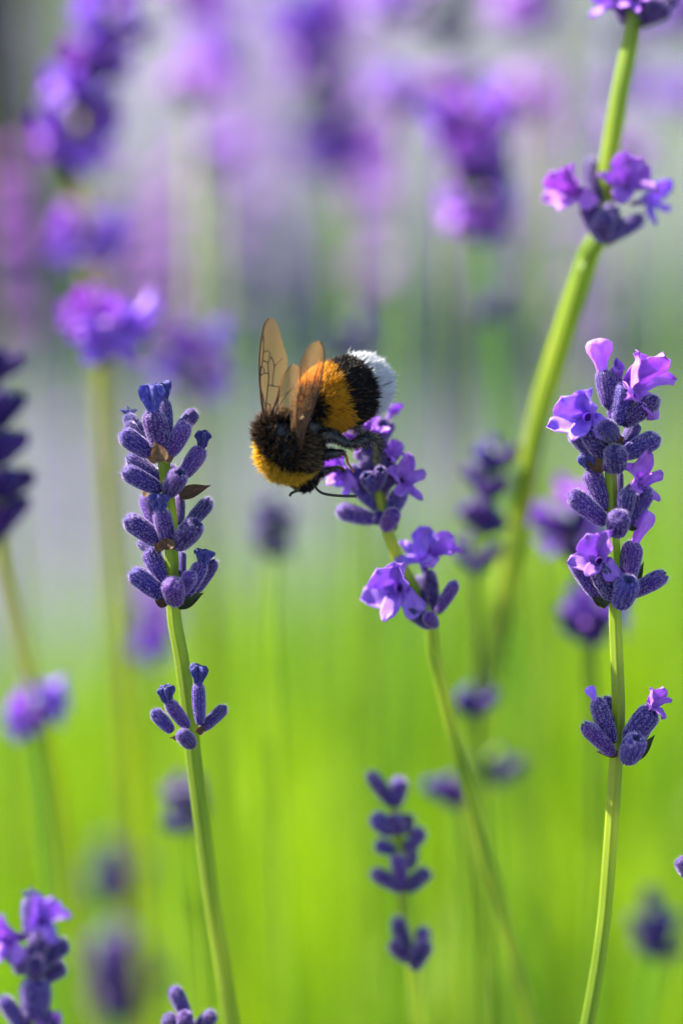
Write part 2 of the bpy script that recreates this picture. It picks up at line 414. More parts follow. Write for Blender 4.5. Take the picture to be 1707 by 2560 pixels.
def build(label, group, pts, dz, r_px, items, bracts=(), fuzz=0, hi=1, mat=None, lean=0.5):
    """pts: photo pixels (+dz) down the stem; items: dicts of florets in photo pixels"""
    wp = [W(*p) for p in pts]
    wp = stem_to_ground(wp, lean)
    root = thing('lavender_stalk', label, 'lavender', wp[-1], group)
    make_stem(root, wp, r_px[0] / PPM / 2, r_px[1] / PPM / 2, mat or M_STEM, fuzz)
    for it in items:
        z = dz + it.get('dz', 0)
        o, B, T = calyx(root, it['b'], it['t'], it['w'], it.get('z', 's'), z, it.get('m', 0), hi)
        zt = z + ZC[it.get('z', 's')][1]
        if 'wi' in it: put_tip(o, it['t'], it['wi'], it['w'] * .85 * it.get('ww', 0.8), zt + 0.1, zt - 0.2, WITHER, 'withered_corolla')
        if 'cl' in it: put_tip(o, it['t'], it['cl'], it['w'] * it.get('ww', 1.0), zt, zt, CLUB, 'closed_corolla')
        for (c, sz, ax, up, k) in it.get('co', ()):
            put_corolla(o, c, sz, ax, up, zt - 0.4, k)
    for b in bracts: put_bract(root, *b)
    return root

def I(cr, bx, by, tx, ty, w, z='s', m=0, **kw):
    d = dict(b=cr(bx, by), t=cr(tx, ty), w=w / cr.k, z=z, m=m)
    for k, v in kw.items():
        if k in ('wi', 'cl'): d[k] = cr(*v)
        elif k == 'co': d[k] = [(cr(*c), s / cr.k, ax, up, kk) for (c, s, ax, up, kk) in v]
        else: d[k] = v
    return d

# --- the stalk with tight buds and withered blue tips, left of the bee
c3 = Crop(270, 920, 3.676); c7 = Crop(340, 1640, 2.557)
A = [
    I(c3, 400, 790, 125, 605, 175, 'd'), I(c3, 340, 690, 190, 430, 150, 'b', wi=(200, 400), ww=.9), I(c3, 300, 660, 170, 520, 130, 'e'),
    I(c3, 500, 770, 415, 400, 215, 'f', 1, wi=(385, 150), ww=.95), I(c3, 545, 640, 510, 300, 150, 'e', 1, wi=(490, 120), ww=1.1),
    I(c3, 560, 800, 725, 520, 180, 'f'), I(c3, 640, 590, 800, 400, 135, 'b'),
    I(c3, 690, 990, 860, 740, 170, 's', 1, wi=(880, 575), ww=.75),
    I(c3, 480, 1120, 150, 945, 185, 'f'), I(c3, 490, 1030, 190, 810, 160, 'e'), I(c3, 560, 1150, 660, 960, 190, 'v', 1), I(c3, 560, 1120, 600, 900, 120, 'b'),
    I(c3, 490, 1600, 175, 1385, 185, 'd'), I(c3, 560, 1610, 480, 1310, 175, 'f', 1, wi=(470, 1150), ww=.9), I(c3, 450, 1500, 330, 1180, 140, 'b'),
    I(c3, 640, 1640, 800, 1430, 200, 'v', 1), I(c3, 690, 1500, 940, 1220, 155, 'e'), I(c3, 660, 1430, 655, 1180, 115, 'b'),
    I(c3, 470, 1700, 300, 1600, 130, 'b'), I(c3, 500, 2090, 220, 1870, 175, 'd'), I(c3, 535, 1990, 360, 1680, 175, 'e'), I(c3, 625, 2150, 590, 1990, 205, 'v'),
    I(c3, 720, 2080, 870, 1800, 165, 's', 1, wi=(890, 1670), ww=1.0), I(c3, 820, 2050, 985, 1770, 120, 'e'), I(c3, 680, 1920, 680, 1690, 90, 'b'), I(c3, 660, 2080, 770, 1890, 140, 'f'),
    I(c7, 330, 450, 205, 300, 95, 'f', 1, wi=(185, 190), ww=1.0), I(c7, 230, 480, 110, 350, 85, 's'), I(c7, 355, 570, 300, 490, 105, 'v'),
    I(c7, 410, 430, 400, 180, 95, 's', 1, wi=(405, 55), ww=1.05), I(c7, 420, 470, 570, 325, 85, 'e'),
]
Abr = [(c3(500, 860), c3(425, 670), 46, -3.0, 't'), (c3(470, 850), c3(350, 815), 30, -1.6, 't'), (c3(520, 850), c3(610, 815), 30, -1.6, 't'),
       (c3(660, 1180), c3(945, 1070), 40, -0.6, 't'), (c3(400, 1140), c3(300, 1110), 40, 0.2, 't'), (c3(545, 1670), c3(530, 1540), 50, -1.6, 't'), (c3(520, 1660), c3(410, 1620), 34, -1.4, 't'),
       (c3(640, 2190), c3(880, 2060), 44, 0.2, 'g'), (c3(560, 2160), c3(410, 2110), 44, 0.3, 't'), (c7(350, 530), c7(210, 520), 26, 0.5, 't'), (c7(400, 500), c7(440, 440), 26, 0.2, 't')]
Ast = [(*c3(500, 560), .2), (*c3(515, 850), .3), (*c3(545, 1110), .4), (*c3(580, 1400), .5), (*c3(588, 1750), .8), (*c3(597, 2100), 1.2), (438, 1560, 1.6), (453, 1640, 2.2), (474, 1790, 3.5), (485, 1900, 5),
       (508, 2080, 7.5), (530, 2250, 10), (557, 2410, 12.5), (580, 2560, 15), (600, 2680, 18)]
build('lavender stalk of five bud whorls with withered blue tips, left of the bumblebee', None, Ast, 0.6, (27, 38), A, Abr, 700)

# --- the stalk under the bee
c2 = Crop(780, 980, 3.7925)
B_ = [
    I(c2, 720, 1180, 850, 930, 165, 'd', 1, co=[((895, 820), 330, (0.42, 0.15, 0.9), (-.5, .8), 2)]),
    I(c2, 590, 1210, 245, 1120, 165, 's'), I(c2, 690, 1290, 770, 1140, 165, 'v'), I(c2, 610, 1240, 640, 1150, 110, 'd'), I(c2, 620, 1110, 390, 880, 125, 's'),
    I(c2, 590, 930, 510, 790, 160, 'v', 1), I(c2, 560, 800, 330, 740, 150, 'd', 1, co=[((240, 730), 330, (-.5, .1, .85), (.3, .9), 0)]),
    I(c2, 690, 700, 810, 470, 165, 's'), I(c2, 640, 820, 690, 560, 120, 'e', co=[((660, 610), 200, (-.4, .5, .6), (-.8, .6), 3)]),
    I(c2, 600, 700, 560, 500, 130, 'b'), I(c2, 590, 560, 690, 260, 130, 'e'), I(c2, 570, 560, 560, 420, 120, 's', co=[((550, 350), 300, (-.3, .8, .5), (-.9, .3), 1), ((420, 320), 240, (-.8, .5, .4), (-.4, .9), 3)]),
    I(c2, 620, 520, 760, 300, 110, 'b', co=[((765, 190), 190, (.6, .8, .1), (.6, -.2), 3)]),
    I(c2, 560, 640, 420, 560, 130, 's'), I(c2, 610, 760, 480, 640, 150, 'd', 1), I(c2, 640, 780, 740, 640, 150, 'd', 1, co=[((760, 560), 210, (.5, .6, .5), (.2, .9), 1)]),
    I(c2, 640, 960, 760, 780, 130, 'd'), I(c2, 610, 900, 660, 740, 150, 'v', 1), I(c2, 560, 830, 420, 800, 150, 's', 1, co=[((330, 850), 230, (-.5, -.2, .8), (.1, .9), 1)]),
    I(c2, 600, 1000, 470, 900, 130, 'e'), I(c2, 680, 1100, 800, 1000, 140, 'e'), I(c2, 650, 1020, 690, 880, 120, 'b'), I(c2, 590, 640, 480, 480, 130, 'd', 1, co=[((470, 420), 260, (-.3, .5, .8), (.2, .9), 2)]), I(c2, 620, 620, 700, 480, 140, 'e'),
    I(c2, 1170, 2070, 1105, 1700, 140, 's', 1, co=[((1040, 1510), 440, (-.15, .85, .5), (.35, .5), 1), ((1190, 1480), 350, (.6, .5, .6), (.9, .2), 0)]),
    I(c2, 1190, 2080, 1365, 1810, 130, 'f'), I(c2, 1120, 2220, 910, 2050, 150, 'f', 1, co=[((770, 1860), 530, (-.35, .0, .93), (.15, .98), 0)]),
    I(c2, 1160, 2210, 1100, 2120, 130, 'v'), I(c2, 1100, 2000, 1000, 1760, 110, 'b'),
]
Bst = [(*c2(590, 420), 7), (*c2(600, 700), 7), (*c2(640, 950), 7), (*c2(685, 1180), 7), (*c2(745, 1400), 7.3), (*c2(835, 1620), 7.8), (*c2(970, 1870), 8.5), (*c2(1110, 2130), 9.5), (1085, 1640, 11), (1103, 1710, 12.5),
       (1135, 1840, 15.5), (1172, 1970, 19), (1210, 2120, 23), (1265, 2320, 28), (1310, 2500, 33), (1345, 2640, 37)]
build('lavender stalk carrying the bumblebee, with an open lilac flower whorl below it', None, Bst, 7.5, (25, 34), B_,
      [(c2(700, 1320), c2(830, 1200), 40, 8, 'g'), (c2(1170, 2100), c2(1260, 1990), 30, 8.5, 'g')], 300)

# --- the stalk on the right, in focus
c4 = Crop(1340, 820, 3.177); c6 = Crop(1400, 1650, 2.583)
C_ = [
    I(c4, 540, 1020, 410, 800, 180, 'd', 1, co=[((355, 690), 430, (-.45, .1, .85), (.05, 1), 0)]), I(c4, 600, 870, 555, 770, 160, 'v'),
    I(c4, 570, 620, 520, 340, 140, 'e', 1, cl=(485, 85), ww=1.45), I(c4, 650, 760, 720, 450, 190, 's', 1, co=[((840, 420), 480, (.55, .35, .5), (-.45, .85), 1)]),
    I(c4, 610, 740, 600, 360, 120, 'e', co=[((650, 340), 170, (-.2, .9, .3), (0, 1), 3)]),
    I(c4, 690, 760, 955, 560, 165, 'd'), I(c4, 690, 1010, 960, 860, 175, 's'), I(c4, 640, 1120, 620, 980, 190, 'v'), I(c4, 440, 1000, 270, 830, 120, 'e'),
    I(c4, 560, 1120, 680, 990, 150, 'v'), I(c4, 690, 920, 800, 770, 120, 'b'), I(c4, 480, 1060, 350, 1000, 90, 'e'),
    I(c4, 540, 1540, 265, 1325, 170, 'f'), I(c4, 550, 1440, 430, 1130, 175, 's', wi=(395, 1010), ww=.7), I(c4, 640, 1630, 645, 1490, 190, 'v'),
    I(c4, 700, 1500, 715, 1280, 150, 'f'), I(c4, 740, 1550, 890, 1280, 150, 's', 1, co=[((850, 1190), 340, (.45, .35, .85), (-.4, .9), 2)]), I(c4, 780, 1480, 850, 1270, 130, 'e'), I(c4, 655, 1350, 650, 1140, 80, 'b'),
    I(c4, 480, 2140, 290, 1850, 130, 's', 1), I(c4, 610, 2140, 490, 1900, 200, 'f', 1, co=[((475, 1810), 400, (-.25, .35, .9), (.2, 1), 0)]), I(c4, 660, 2200, 735, 2010, 200, 'v', 1),
    I(c4, 760, 2110, 1015, 1955, 145, 'd', 1), I(c4, 710, 2030, 780, 1710, 180, 's', cl=(890, 1450), ww=.85), I(c4, 540, 2100, 400, 1930, 120, 'e'),
    I(c6, 335, 600, 160, 420, 115, 'f', 1), I(c6, 335, 530, 225, 260, 115, 's', cl=(180, 170), ww=.6), I(c6, 430, 650, 490, 500, 145, 'v', 1),
    I(c6, 430, 520, 600, 330, 150, 'd', 1, co=[((615, 270), 190, (.5, .6, .5), (-.3, .9), 1)]), I(c6, 350, 420, 300, 240, 80, 'b'), I(c6, 460, 560, 560, 420, 110, 'e'),
]
Cbr = [(c4(540, 1130), c4(365, 1020), 40, -.4, 't'), (c4(560, 2210), c4(425, 2090), 40, -.3, 'g'), (c4(780, 2040), c4(855, 1850), 22, .4, 'g'), (c6(480, 640), c6(612, 480), 34, -.2, 'g'),
       (c4(620, 900), c4(700, 860), 40, -.5, 't'), (c6(370, 610), c6(230, 590), 26, 0, 't'), (c4(730, 1600), c4(830, 1480), 36, 0.2, 'g')]
Cst = [(*c4(588, 760), 0), (*c4(582, 920), 0), (*c4(590, 1150), 0), (*c4(600, 1400), .1), (*c4(612, 1700), .3), (*c4(630, 1950), .5), (*c4(625, 2300), .7), (*c6(368, 100), 1), (*c6(374, 350), 1.2), (*c6(362, 600), 1.5),
       (*c6(345, 850), 2), (*c6(318, 1250), 3), (*c6(285, 1650), 4), (*c6(238, 2000), 5), (*c6(175, 2352), 6.5), (*c6(120, 2640), 8.5)]
build('four-whorl lavender stalk with lilac petals and furry indigo buds beside the thick leaning stem', None, Cst, 0.4, (26, 33), C_, Cbr, 1100)

# --- the thick leaning stalk on the right, a little behind the plane of focus
c5 = Crop(1300, 0, 3.563)
D_ = [
    I(c5, 980, 190, 1290, 30, 230, 'f'), I(c5, 960, 180, 890, -40, 190, 'd', co=[((800, -10), 330, (-.6, .5, .6), (-.3, .9), 0)]), I(c5, 1030, 180, 1060, -60, 200, 'v', co=[((1020, -40), 260, (0, .5, .8), (0, 1), 2)]), I(c5, 1020, 150, 1380, -40, 180, 's'),
    I(c5, 960, 150, 820, -60, 150, 'b'),
    I(c5, 720, 2130, 580, 1790, 175, 'd', 1, co=[((430, 1680), 440, (-.55, .1, .75), (.1, 1), 0)]), I(c5, 720, 2130, 830, 1830, 170, 'f', 1, co=[((960, 1590), 430, (.15, .45, .75), (.25, 1), 1)]),
    I(c5, 760, 2140, 1080, 1930, 140, 's', 1, co=[((1190, 1770), 330, (.7, .1, .6), (.3, .9), 2)]), I(c5, 740, 2100, 740, 1920, 200, 'v'), I(c5, 690, 1800, 610, 1430, 150, 'b'), I(c5, 750, 2140, 660, 1980, 160, 'f'), I(c5, 760, 2120, 920, 1960, 150, 'd'),
]
Dst = [(*c5(1010, 60), 14), (*c5(1000, 220), 14), (*c5(970, 400), 14.5), (*c5(890, 800), 15), (*c5(815, 1250), 16), (*c5(760, 1650), 17), (*c5(725, 2050), 18), (*c5(620, 2230), 19), (1470, 640, 20), (1415, 815, 24),
       (1350, 1030, 31), (1296, 1300, 42), (1252, 1520, 55), (1222, 1700, 68), (1195, 1880, 82)]
build('thick bright yellow-green stalk leaning right with a big open lilac whorl', None, Dst, 16, (36, 58), D_, [(c5(1000, 200), c5(1110, 150), 60, 14, 'g'), (c5(730, 2150), c5(860, 2090), 50, 17, 'g')], 0, lean=0.2)

# --- out-of-focus stalks that can be told apart
c8 = Crop(860, 1880, 3.459)
E_ = [I(c8, 420, 460, 215, 190, 130, 'd'), I(c8, 440, 460, 500, 240, 150, 'd'), I(c8, 410, 700, 250, 560, 170, 'f'), I(c8, 470, 700, 440, 560, 160, 'f'), I(c8, 440, 850, 270, 800, 130, 's'), I(c8, 540, 850, 680, 680, 150, 'd'),
      I(c8, 520, 700, 560, 540, 130, 'e'), I(c8, 500, 1190, 250, 1030, 140, 'd'), I(c8, 540, 1190, 720, 1020, 140, 'd'), I(c8, 500, 1130, 470, 900, 150, 'f'), I(c8, 570, 1000, 600, 840, 120, 'b'),
      I(c8, 560, 1780, 440, 1440, 150, 's'), I(c8, 560, 1800, 400, 1660, 140, 'd'), I(c8, 600, 1870, 700, 1640, 170, 'f'), I(c8, 660, 1790, 680, 1520, 130, 'e')]
build('short lavender bud stalk standing below the bee stalk, pale violet tips', None, [(*c8(430, 420), 20), (*c8(470, 800), 20), (*c8(500, 1150), 21), (*c8(530, 1500), 23), (*c8(600, 1880), 25), (*c8(650, 2352), 29), (*c8(680, 2600), 32)], 20, (30, 34), E_, (), 0)
c9 = Crop(0, 2000, 2.613)
F_ = [I(c9, 200, 900, 210, 640, 130, 's', wi=(215, 610), ww=.8), I(c9, 220, 1060, 270, 880, 130, 'f', 1, co=[((290, 760), 270, (.4, .5, .7), (-.3, .9), 1)]), I(c9, 180, 1080, 60, 990, 130, 'd', 1, co=[((20, 900), 330, (-.5, .1, .8), (.1, 1), 0)]),
      I(c9, 250, 1080, 430, 920, 140, 's'), I(c9, 250, 1180, 420, 1080, 120, 'e'), I(c9, 220, 1140, 240, 1060, 150, 'v', 1), I(c9, 230, 1420, 250, 1180, 190, 'f'), I(c9, 160, 1500, 20, 1290, 110, 's'), I(c9, 260, 1540, 340, 1400, 150, 'd', 1, co=[((330, 1500), 200, (.2, .3, .9), (0, 1), 2)]),
      I(c9, 190, 1100, 90, 1080, 120, 's'), I(c9, 220, 1540, 170, 1360, 150, 'e')]
build('violet lavender head with a tan dried mouth in the middle, beside the faint grey heads', None, [(*c9(215, 850), -12), (*c9(230, 1100), -12), (*c9(235, 1400), -12), (*c9(240, 1600), -12), (*c9(260, 2000), -11)], -12, (30, 34), F_, [(c9(230, 1160), c9(250, 1040), 40, -14.5, 't')], 0)
G_ = [I(c9, 1230, 1430, 1130, 1230, 105, 's'), I(c9, 1190, 1500, 1080, 1430, 110, 'd'), I(c9, 1270, 1520, 1400, 1400, 100, 'd'), I(c9, 1220, 1520, 1200, 1400, 110, 'v'), I(c9, 1250, 1540, 1330, 1440, 90, 'e')]
build('slate blue bud tips of a low lavender stalk, beside the stem of the withered-tip stalk', None, [(*c9(1220, 1440), 9), (*c9(1240, 1600), 9), (*c9(1260, 1900), 10)], 9, (26, 30), G_, (), 0)
V_ = [I(Crop(0, 0, 1), 1735, 2200, 1693, 2150, 42, 's'), I(Crop(0, 0, 1), 1740, 2205, 1740, 2130, 42, 'd'), I(Crop(0, 0, 1), 1740, 2205, 1790, 2150, 42, 's')]
build('lavender stalk of which a single violet bud tip shows, beside the four-whorl stalk', None, [(1738, 2150, 3), (1742, 2260, 4), (1750, 2420, 6), (1760, 2600, 8)], 3, (26, 30), V_, (), 0)

def whorl(root, P, t, n, ln, rad, openp, phase, hi=0, back=None):
    """n florets round the stem at P (world), stem direction t (upwards)"""
    o1 = t.orthogonal().normalized(); o2 = t.cross(o1)
    for k in range(n):
        a = phase + 2 * math.pi * (k + rnd.uniform(-.22, .22)) / n; e = R(rnd.uniform(28, 62))
        d = (o1 * math.cos(a) + o2 * math.sin(a)) * math.cos(e) + t * math.sin(e)
        l = ln * rnd.uniform(.8, 1.15); r = rad * rnd.uniform(.85, 1.1)
        op = rnd.random() < openp
        o = link('calyx', rnd.choice(CALYX[(1 if op else 0, hi)]))
        place(o, frame(P + t * rnd.uniform(-.0006, .0006), d, t, r, r, l), root)
        if op:
            co = link('corolla', COROLLA[rnd.randrange(4)]); s = ln * rnd.uniform(.48, .62)
            ax = (d * 1.0 + Vector((d.x, d.y, 0)) * .5).normalized()
            place(co, frame(P + d * l * 1.18, ax, t, s, s, s), o)

def blurred(label, pts, whorls, openp=0.3, size=1.0, n=6, rpx=28, group=None, mat=None, lean=0.5):
    """pts: stem in photo pixels with depth; whorls: photo y of each whorl"""
    wp = [W(*p) for p in pts]
    full = stem_to_ground(wp, lean)
    root = thing('lavender_stalk', label, 'lavender', full[-1], group)
    make_stem(root, full, rpx / PPM / 2, rpx * 1.2 / PPM / 2, mat or M_STEMD)
    for i, y in enumerate(whorls):
        for j in range(len(pts) - 1):
            if pts[j][1] <= y <= pts[j + 1][1]: break
        f = (y - pts[j][1]) / (pts[j + 1][1] - pts[j][1]); P = wp[j].lerp(wp[j + 1], f); t = (wp[j] - wp[j + 1]).normalized()
        q = openp[i] if isinstance(openp, (list, tuple)) else openp
        whorl(root, P, t, n if i else max(4, n - 1), .0042 * size, .00092 * size, q, rnd.uniform(0, 6))
    return root
M_STEMY = plant_mat('stem_yellowish', [(0.3, (0.30, 0.34, 0.02)), (0.7, (0.42, 0.42, 0.03))], 40.0, 0.35, tcol_gain=1.2, rough=0.5, stretch=(1, 1, 0.15), val_var=0.1)
blurred('tall magenta-violet lavender spike standing against the dark bush', [(300, -40, 70), (268, 80, 71), (232, 200, 72), (200, 330, 74), (190, 440, 75), (208, 560, 78), (230, 680, 81), (245, 800, 85), (262, 1000, 92), (285, 1300, 103)], [10, 110, 200, 290, 385, 430, 640], [.7, .6, .7, .85, .95, .9, .9], 1.0, 6, 34, mat=M_STEMY)
blurred('single magenta-violet lavender head above the withered-tip stalk', [(268, 800, 44), (262, 880, 45), (255, 960, 47), (258, 1060, 50), (275, 1300, 57), (300, 1600, 66)], [850, 900], [.9, .9], 1.05, 6, 30, mat=M_STEMY)
blurred('pair of lilac blooms close behind the top of the withered-tip stalk', [(480, 880, 78), (492, 960, 80), (500, 1060, 83), (510, 1300, 91), (520, 1500, 98)], [910, 985], [.7, .7], .95, 5, 28)
blurred('dark indigo lavender head cut by the frame over a yellow stalk', [(-20, 930, 32), (-8, 1060, 32), (-2, 1180, 32), (0, 1300, 33), (8, 1400, 34), (30, 1500, 38), (60, 1620, 45), (95, 1780, 56), (130, 1950, 70)], [960, 1060, 1150, 1240, 1340], [0, 0, 0, 0, 0], 1.15, 7, 30, mat=M_STEMY)
blurred('round bright violet bloom with a dark calyx, under the yellow stalk', [(95, 1740, 48), (88, 1830, 49), (95, 1900, 51), (110, 2000, 54), (130, 2200, 60)], [1795, 1830], [.9, .5], .78, 6, 28)
blurred('short lilac spike with a yellow-green neck, left of the thick leaning stem', [(1172, 290, 74), (1185, 400, 75), (1195, 520, 76), (1205, 620, 78), (1215, 720, 81), (1230, 800, 84), (1245, 1000, 92)], [340, 400, 470, 560, 600, 785], [.95, .9, .5, .6, .5, 0], 1.0, 6, 32)
blurred('mauve lavender spike with a broad pale stem rising directly behind the bee', [(765, 40, 140), (795, 150, 142), (815, 260, 144), (830, 380, 146), (838, 480, 148), (845, 600, 151), (850, 760, 155), (855, 1000, 163)], [70, 150, 220, 300, 400, 440], [.8, .7, .5, .6, .7, .6], 1.1, 7, 38)
blurred('dark indigo spike with a pale tip, behind the lower part of the thick leaning stem', [(1240, 1120, 38), (1218, 1220, 39), (1200, 1320, 40), (1190, 1430, 41), (1188, 1560, 43), (1190, 1700, 45), (1190, 1850, 48), (1200, 2050, 52)], [1170, 1240, 1330, 1420, 1780], [0, 0, 0, 0, 0], .95, 7, 28)
blurred('tiny lone grey-violet bud cluster standing below the bumblebee', [(690, 1280, 62), (684, 1360, 63), (676, 1440, 65), (672, 1600, 69), (690, 1900, 78)], [1320, 1385], 0.0, .95, 4, 26)
blurred('magenta and lilac head directly behind the four-whorl stalk', [(1430, 1280, 42), (1445, 1380, 43), (1460, 1480, 44), (1470, 1600, 46), (1475, 1800, 51)], [1330, 1400, 1570, 1600], [.7, .4, .5, .3], .95, 6, 28)
blurred('pale grey bud whorl crossed by the dark lower stem of the bee stalk', [(1135, 1960, 48), (1140, 2030, 49), (1150, 2160, 52), (1165, 2400, 58)], [2015], 0.0, 1.05, 6, 28)
blurred('pale round bud whorl beside the dark lower stem of the bee stalk', [(1235, 1880, 58), (1232, 1960, 60), (1240, 2160, 65), (1255, 2400, 71)], [1950], 0.0, 1.05, 6, 28)
blurred('slate blue bud whorl on a pale stem beside the foot of the four-whorl stalk', [(1650, 2290, 62), (1640, 2350, 63), (1620, 2450, 65), (1600, 2600, 69)], [2330, 2390], 0.0, 1.1, 6, 30)
blurred('faint grey-mauve bud head above the broad purple one', [(290, 2170, 125), (295, 2240, 126), (305, 2400, 129), (320, 2600, 134)], [2210, 2260], 0.0, 1.4, 7, 28)
blurred('broad dim purple head, soft and low, behind the slate blue bud tips', [(300, 2380, 110), (305, 2470, 111), (310, 2560, 113), (320, 2700, 116)], [2420, 2480, 2550], 0.0, 1.6, 8, 30)
blurred('dim slate bud head half hidden behind the stem of the withered-tip stalk', [(462, 1970, 50), (468, 2050, 51), (480, 2150, 54), (500, 2400, 60)], [2010, 2070], 0.0, 1.0, 6, 28)
blurred('dim slate bud head hidden behind the bumblebee abdomen', [(880, 810, 95), (885, 880, 97), (890, 1000, 101), (900, 1300, 111)], [850, 900], 0.0, 1.0, 6, 28)
blurred('dusky violet bud head behind the withered-tip stalk and its lowest whorl', [(380, 1520, 85), (385, 1620, 88), (395, 1800, 94), (410, 2000, 101)], [1570, 1640], 0.2, 1.0, 6, 28)

# ------------------------------------------------------------------ the rest of the clump behind: stalks with one joined head each
def head_mesh(seed, openp, nw):
    r_ = random.Random(seed); bm_v = []; bm_f = []; mi = []
    z = 0.0
    for wv in range(nw):
        for k in range(7):
            a = 2 * math.pi * (k + r_.random() * .5) / 7 + wv; e = R(r_.uniform(25, 60)); l = .0046 * r_.uniform(.85, 1.2)
            d = Vector((math.cos(a) * math.cos(e), math.sin(a) * math.cos(e), math.sin(e))); b = Vector((0, 0, z))
            s0 = len(bm_f)
            sweep([b, b + d * l * .35, b + d * l * .8, b + d * l], [.0004, .001, .0009, .0003], RND[::1], bm_v, bm_f)
            mi += [0] * (len(bm_f) - s0)
            if r_.random() < openp:
                u = d.orthogonal().normalized(); v = d.cross(u); c = b + d * l * 1.1
                for q in range(5):
                    an = q * 1.257; dr = u * math.cos(an) + v * math.sin(an); pr = d.cross(dr); s = len(bm_v); s1 = .0026 * r_.uniform(.8, 1.2)
                    for (x, y, h) in ((.1, 0, -.2), (.55, -.34, .25), (.6, 0, .15), (.55, .34, .25), (1, -.2, .3), (1.05, .15, .35)):
                        bm_v.append(c + dr * (x * s1) + pr * (y * s1) + d * (h * s1))
                    for f in ((0, 2, 1), (0, 3, 2), (1, 2, 4), (2, 5, 4), (2, 3, 5)): bm_f.append(tuple(s + i for i in f)); mi.append(1)
        z += .0062 * r_.uniform(.85, 1.2) * (1.0 if wv else 1.7)
    me = bpy.data.meshes.new('flower_head'); me.from_pydata([tuple(v) for v in bm_v], [], bm_f); me.update()
    me.materials.append(M_CALYX); me.materials.append(M_COROLLA)
    me.polygons.foreach_set('material_index', mi); me.polygons.foreach_set('use_smooth', [True] * len(mi))
    return me, z
HEADS = [head_mesh(s, o, n) for s, o, n in ((1, .75, 4), (2, .6, 5), (3, .75, 5), (4, .25, 4), (5, .5, 6))]
def far_stem_mesh(seed):
    r_ = random.Random(seed); a = r_.uniform(0, 6.28); b = r_.uniform(.02, .09)
    path = [Vector((math.cos(a) * b * (1 - t) ** 2 * -1, math.sin(a) * b * (1 - t) ** 2 * -1, t)) for t in [i / 9 for i in range(10)]]
    v = []; f = []; sweep(path, [.0009 - .0003 * i / 9 for i in range(10)], RND, v, f)
    me = bpy.data.meshes.new('stem'); me.from_pydata([tuple(x) for x in v], [], f); me.update(); me.materials.append(M_STEMD)
    me.polygons.foreach_set('use_smooth', [True] * len(f)); return me
FST = [far_stem_mesh(s) for s in range(8)]
def far_stalk(label, group, x, y, h, head, tilt):
    root = thing('lavender_stalk', label, 'lavender', Vector((x, y, -.002)), group)
    st = link('stem', rnd.choice(FST)); base = WORLD[root.name] @ tilt @ Matrix.Rotation(rnd.uniform(0, 6.28), 4, 'Z')
    place(st, base @ Matrix.Diagonal((1, 1, h, 1)), root)
    hd = link('flower_head', head); place(hd, base @ Matrix.Translation((0, 0, h - .005)), root)
FAR = [(480, 80, .41, 2), (535, 250, .45, 0), (1010, 90, .405, 2), (1130, 80, .40, 4), (1310, 110, .42, 0), (620, 420, .66, 1), (500, 700, .52, 4), (960, 560, .55, 1), (1690, 110, .43, 0),
       (1560, 240, .42, 3), (650, 640, .62, 3), (340, 720, .66, 1), (1390, 430, .56, 0), (30, 700, .54, 1), (900, 330, .6, 4), (1480, 760, .6, 3), (200, 1250, .7, 3)]
for (px, py, d, k) in FAR:
    P = W(px, py + 60, (d - F) * 1000)
    far_stalk('small soft violet lavender head far behind, over the grey gravel', 'soft violet heads far behind', P.x, P.y, P.z, HEADS[k][0], Matrix.Identity(4))
made = 0
for _ in range(1):                                   # more heads at the height of the far ones
    d = rnd.uniform(.48, .7); px = rnd.uniform(380, 1750); py = rnd.uniform(-60, 420) * (1 if px > 600 else .8)
    P = W(px, py + 60, (d - F) * 1000)
    far_stalk('small soft violet lavender head far behind, over the grey gravel', 'soft violet heads far behind', P.x, P.y, P.z, HEADS[rnd.choice((0, 1, 2, 4))][0], Matrix.Rotation(rnd.gauss(0, .04), 4, 'Y'))
while made < 34:                                       # stems whose heads stand above the rest of the clump
    d = .43 + .7 * rnd.random() ** 1.2; x = rnd.uniform(-.14, .14) * d; y = CAM.y + d * math.cos(PITCH)
    h = CAM.z - math.tan(R(4.6)) * d + rnd.uniform(.035, .09)
    far_stalk('slender green lavender stem blurred deep in the clump behind the bumblebee', 'green stems of the clump behind the bumblebee', x, y, h, rnd.choice(HEADS)[0],
              Matrix.Rotation(rnd.gauss(0, .05), 4, 'Y') @ Matrix.Rotation(rnd.gauss(0, .03), 4, 'X'))
    made += 1

# ------------------------------------------------------------------ leafy green base of the clump (one mass)
lv = []; lf = []; lc = []
nl = 12000
for _ in range(nl):
    d = .50 + 1.1 * rnd.random() ** 1.4; x = rnd.uniform(-.17, .17) * d * 1.2; y = CAM.y + d * math.cos(PITCH)
    top = .180 + .11 * mnoise.noise(Vector((x * 9, y * 9, 0))) - max(0, d - .75) * .19 + x * .4
    z = rnd.uniform(.0, 1) ** 1.0 * (top + .045)
    p = Vector((x, y, z)); dr = Vector((rnd.gauss(0, .45), rnd.gauss(0, .45), 1)).normalized()
    side = dr.orthogonal(); side.rotate(Matrix.Rotation(rnd.uniform(0, 6.28), 3, dr)); side.normalize(); nn = dr.cross(side)
    l = rnd.uniform(.03, .065); w = rnd.uniform(.0012, .0026); s = len(lv)
    lv += [p - side * w * .5, p + side * w * .5, p + dr * l * .5 + side * w + nn * .002, p + dr * l * .5 - side * w + nn * .002, p + dr * l + nn * .008]
    lf += [(s, s + 1, s + 2, s + 3), (s + 3, s + 2, s + 4)]
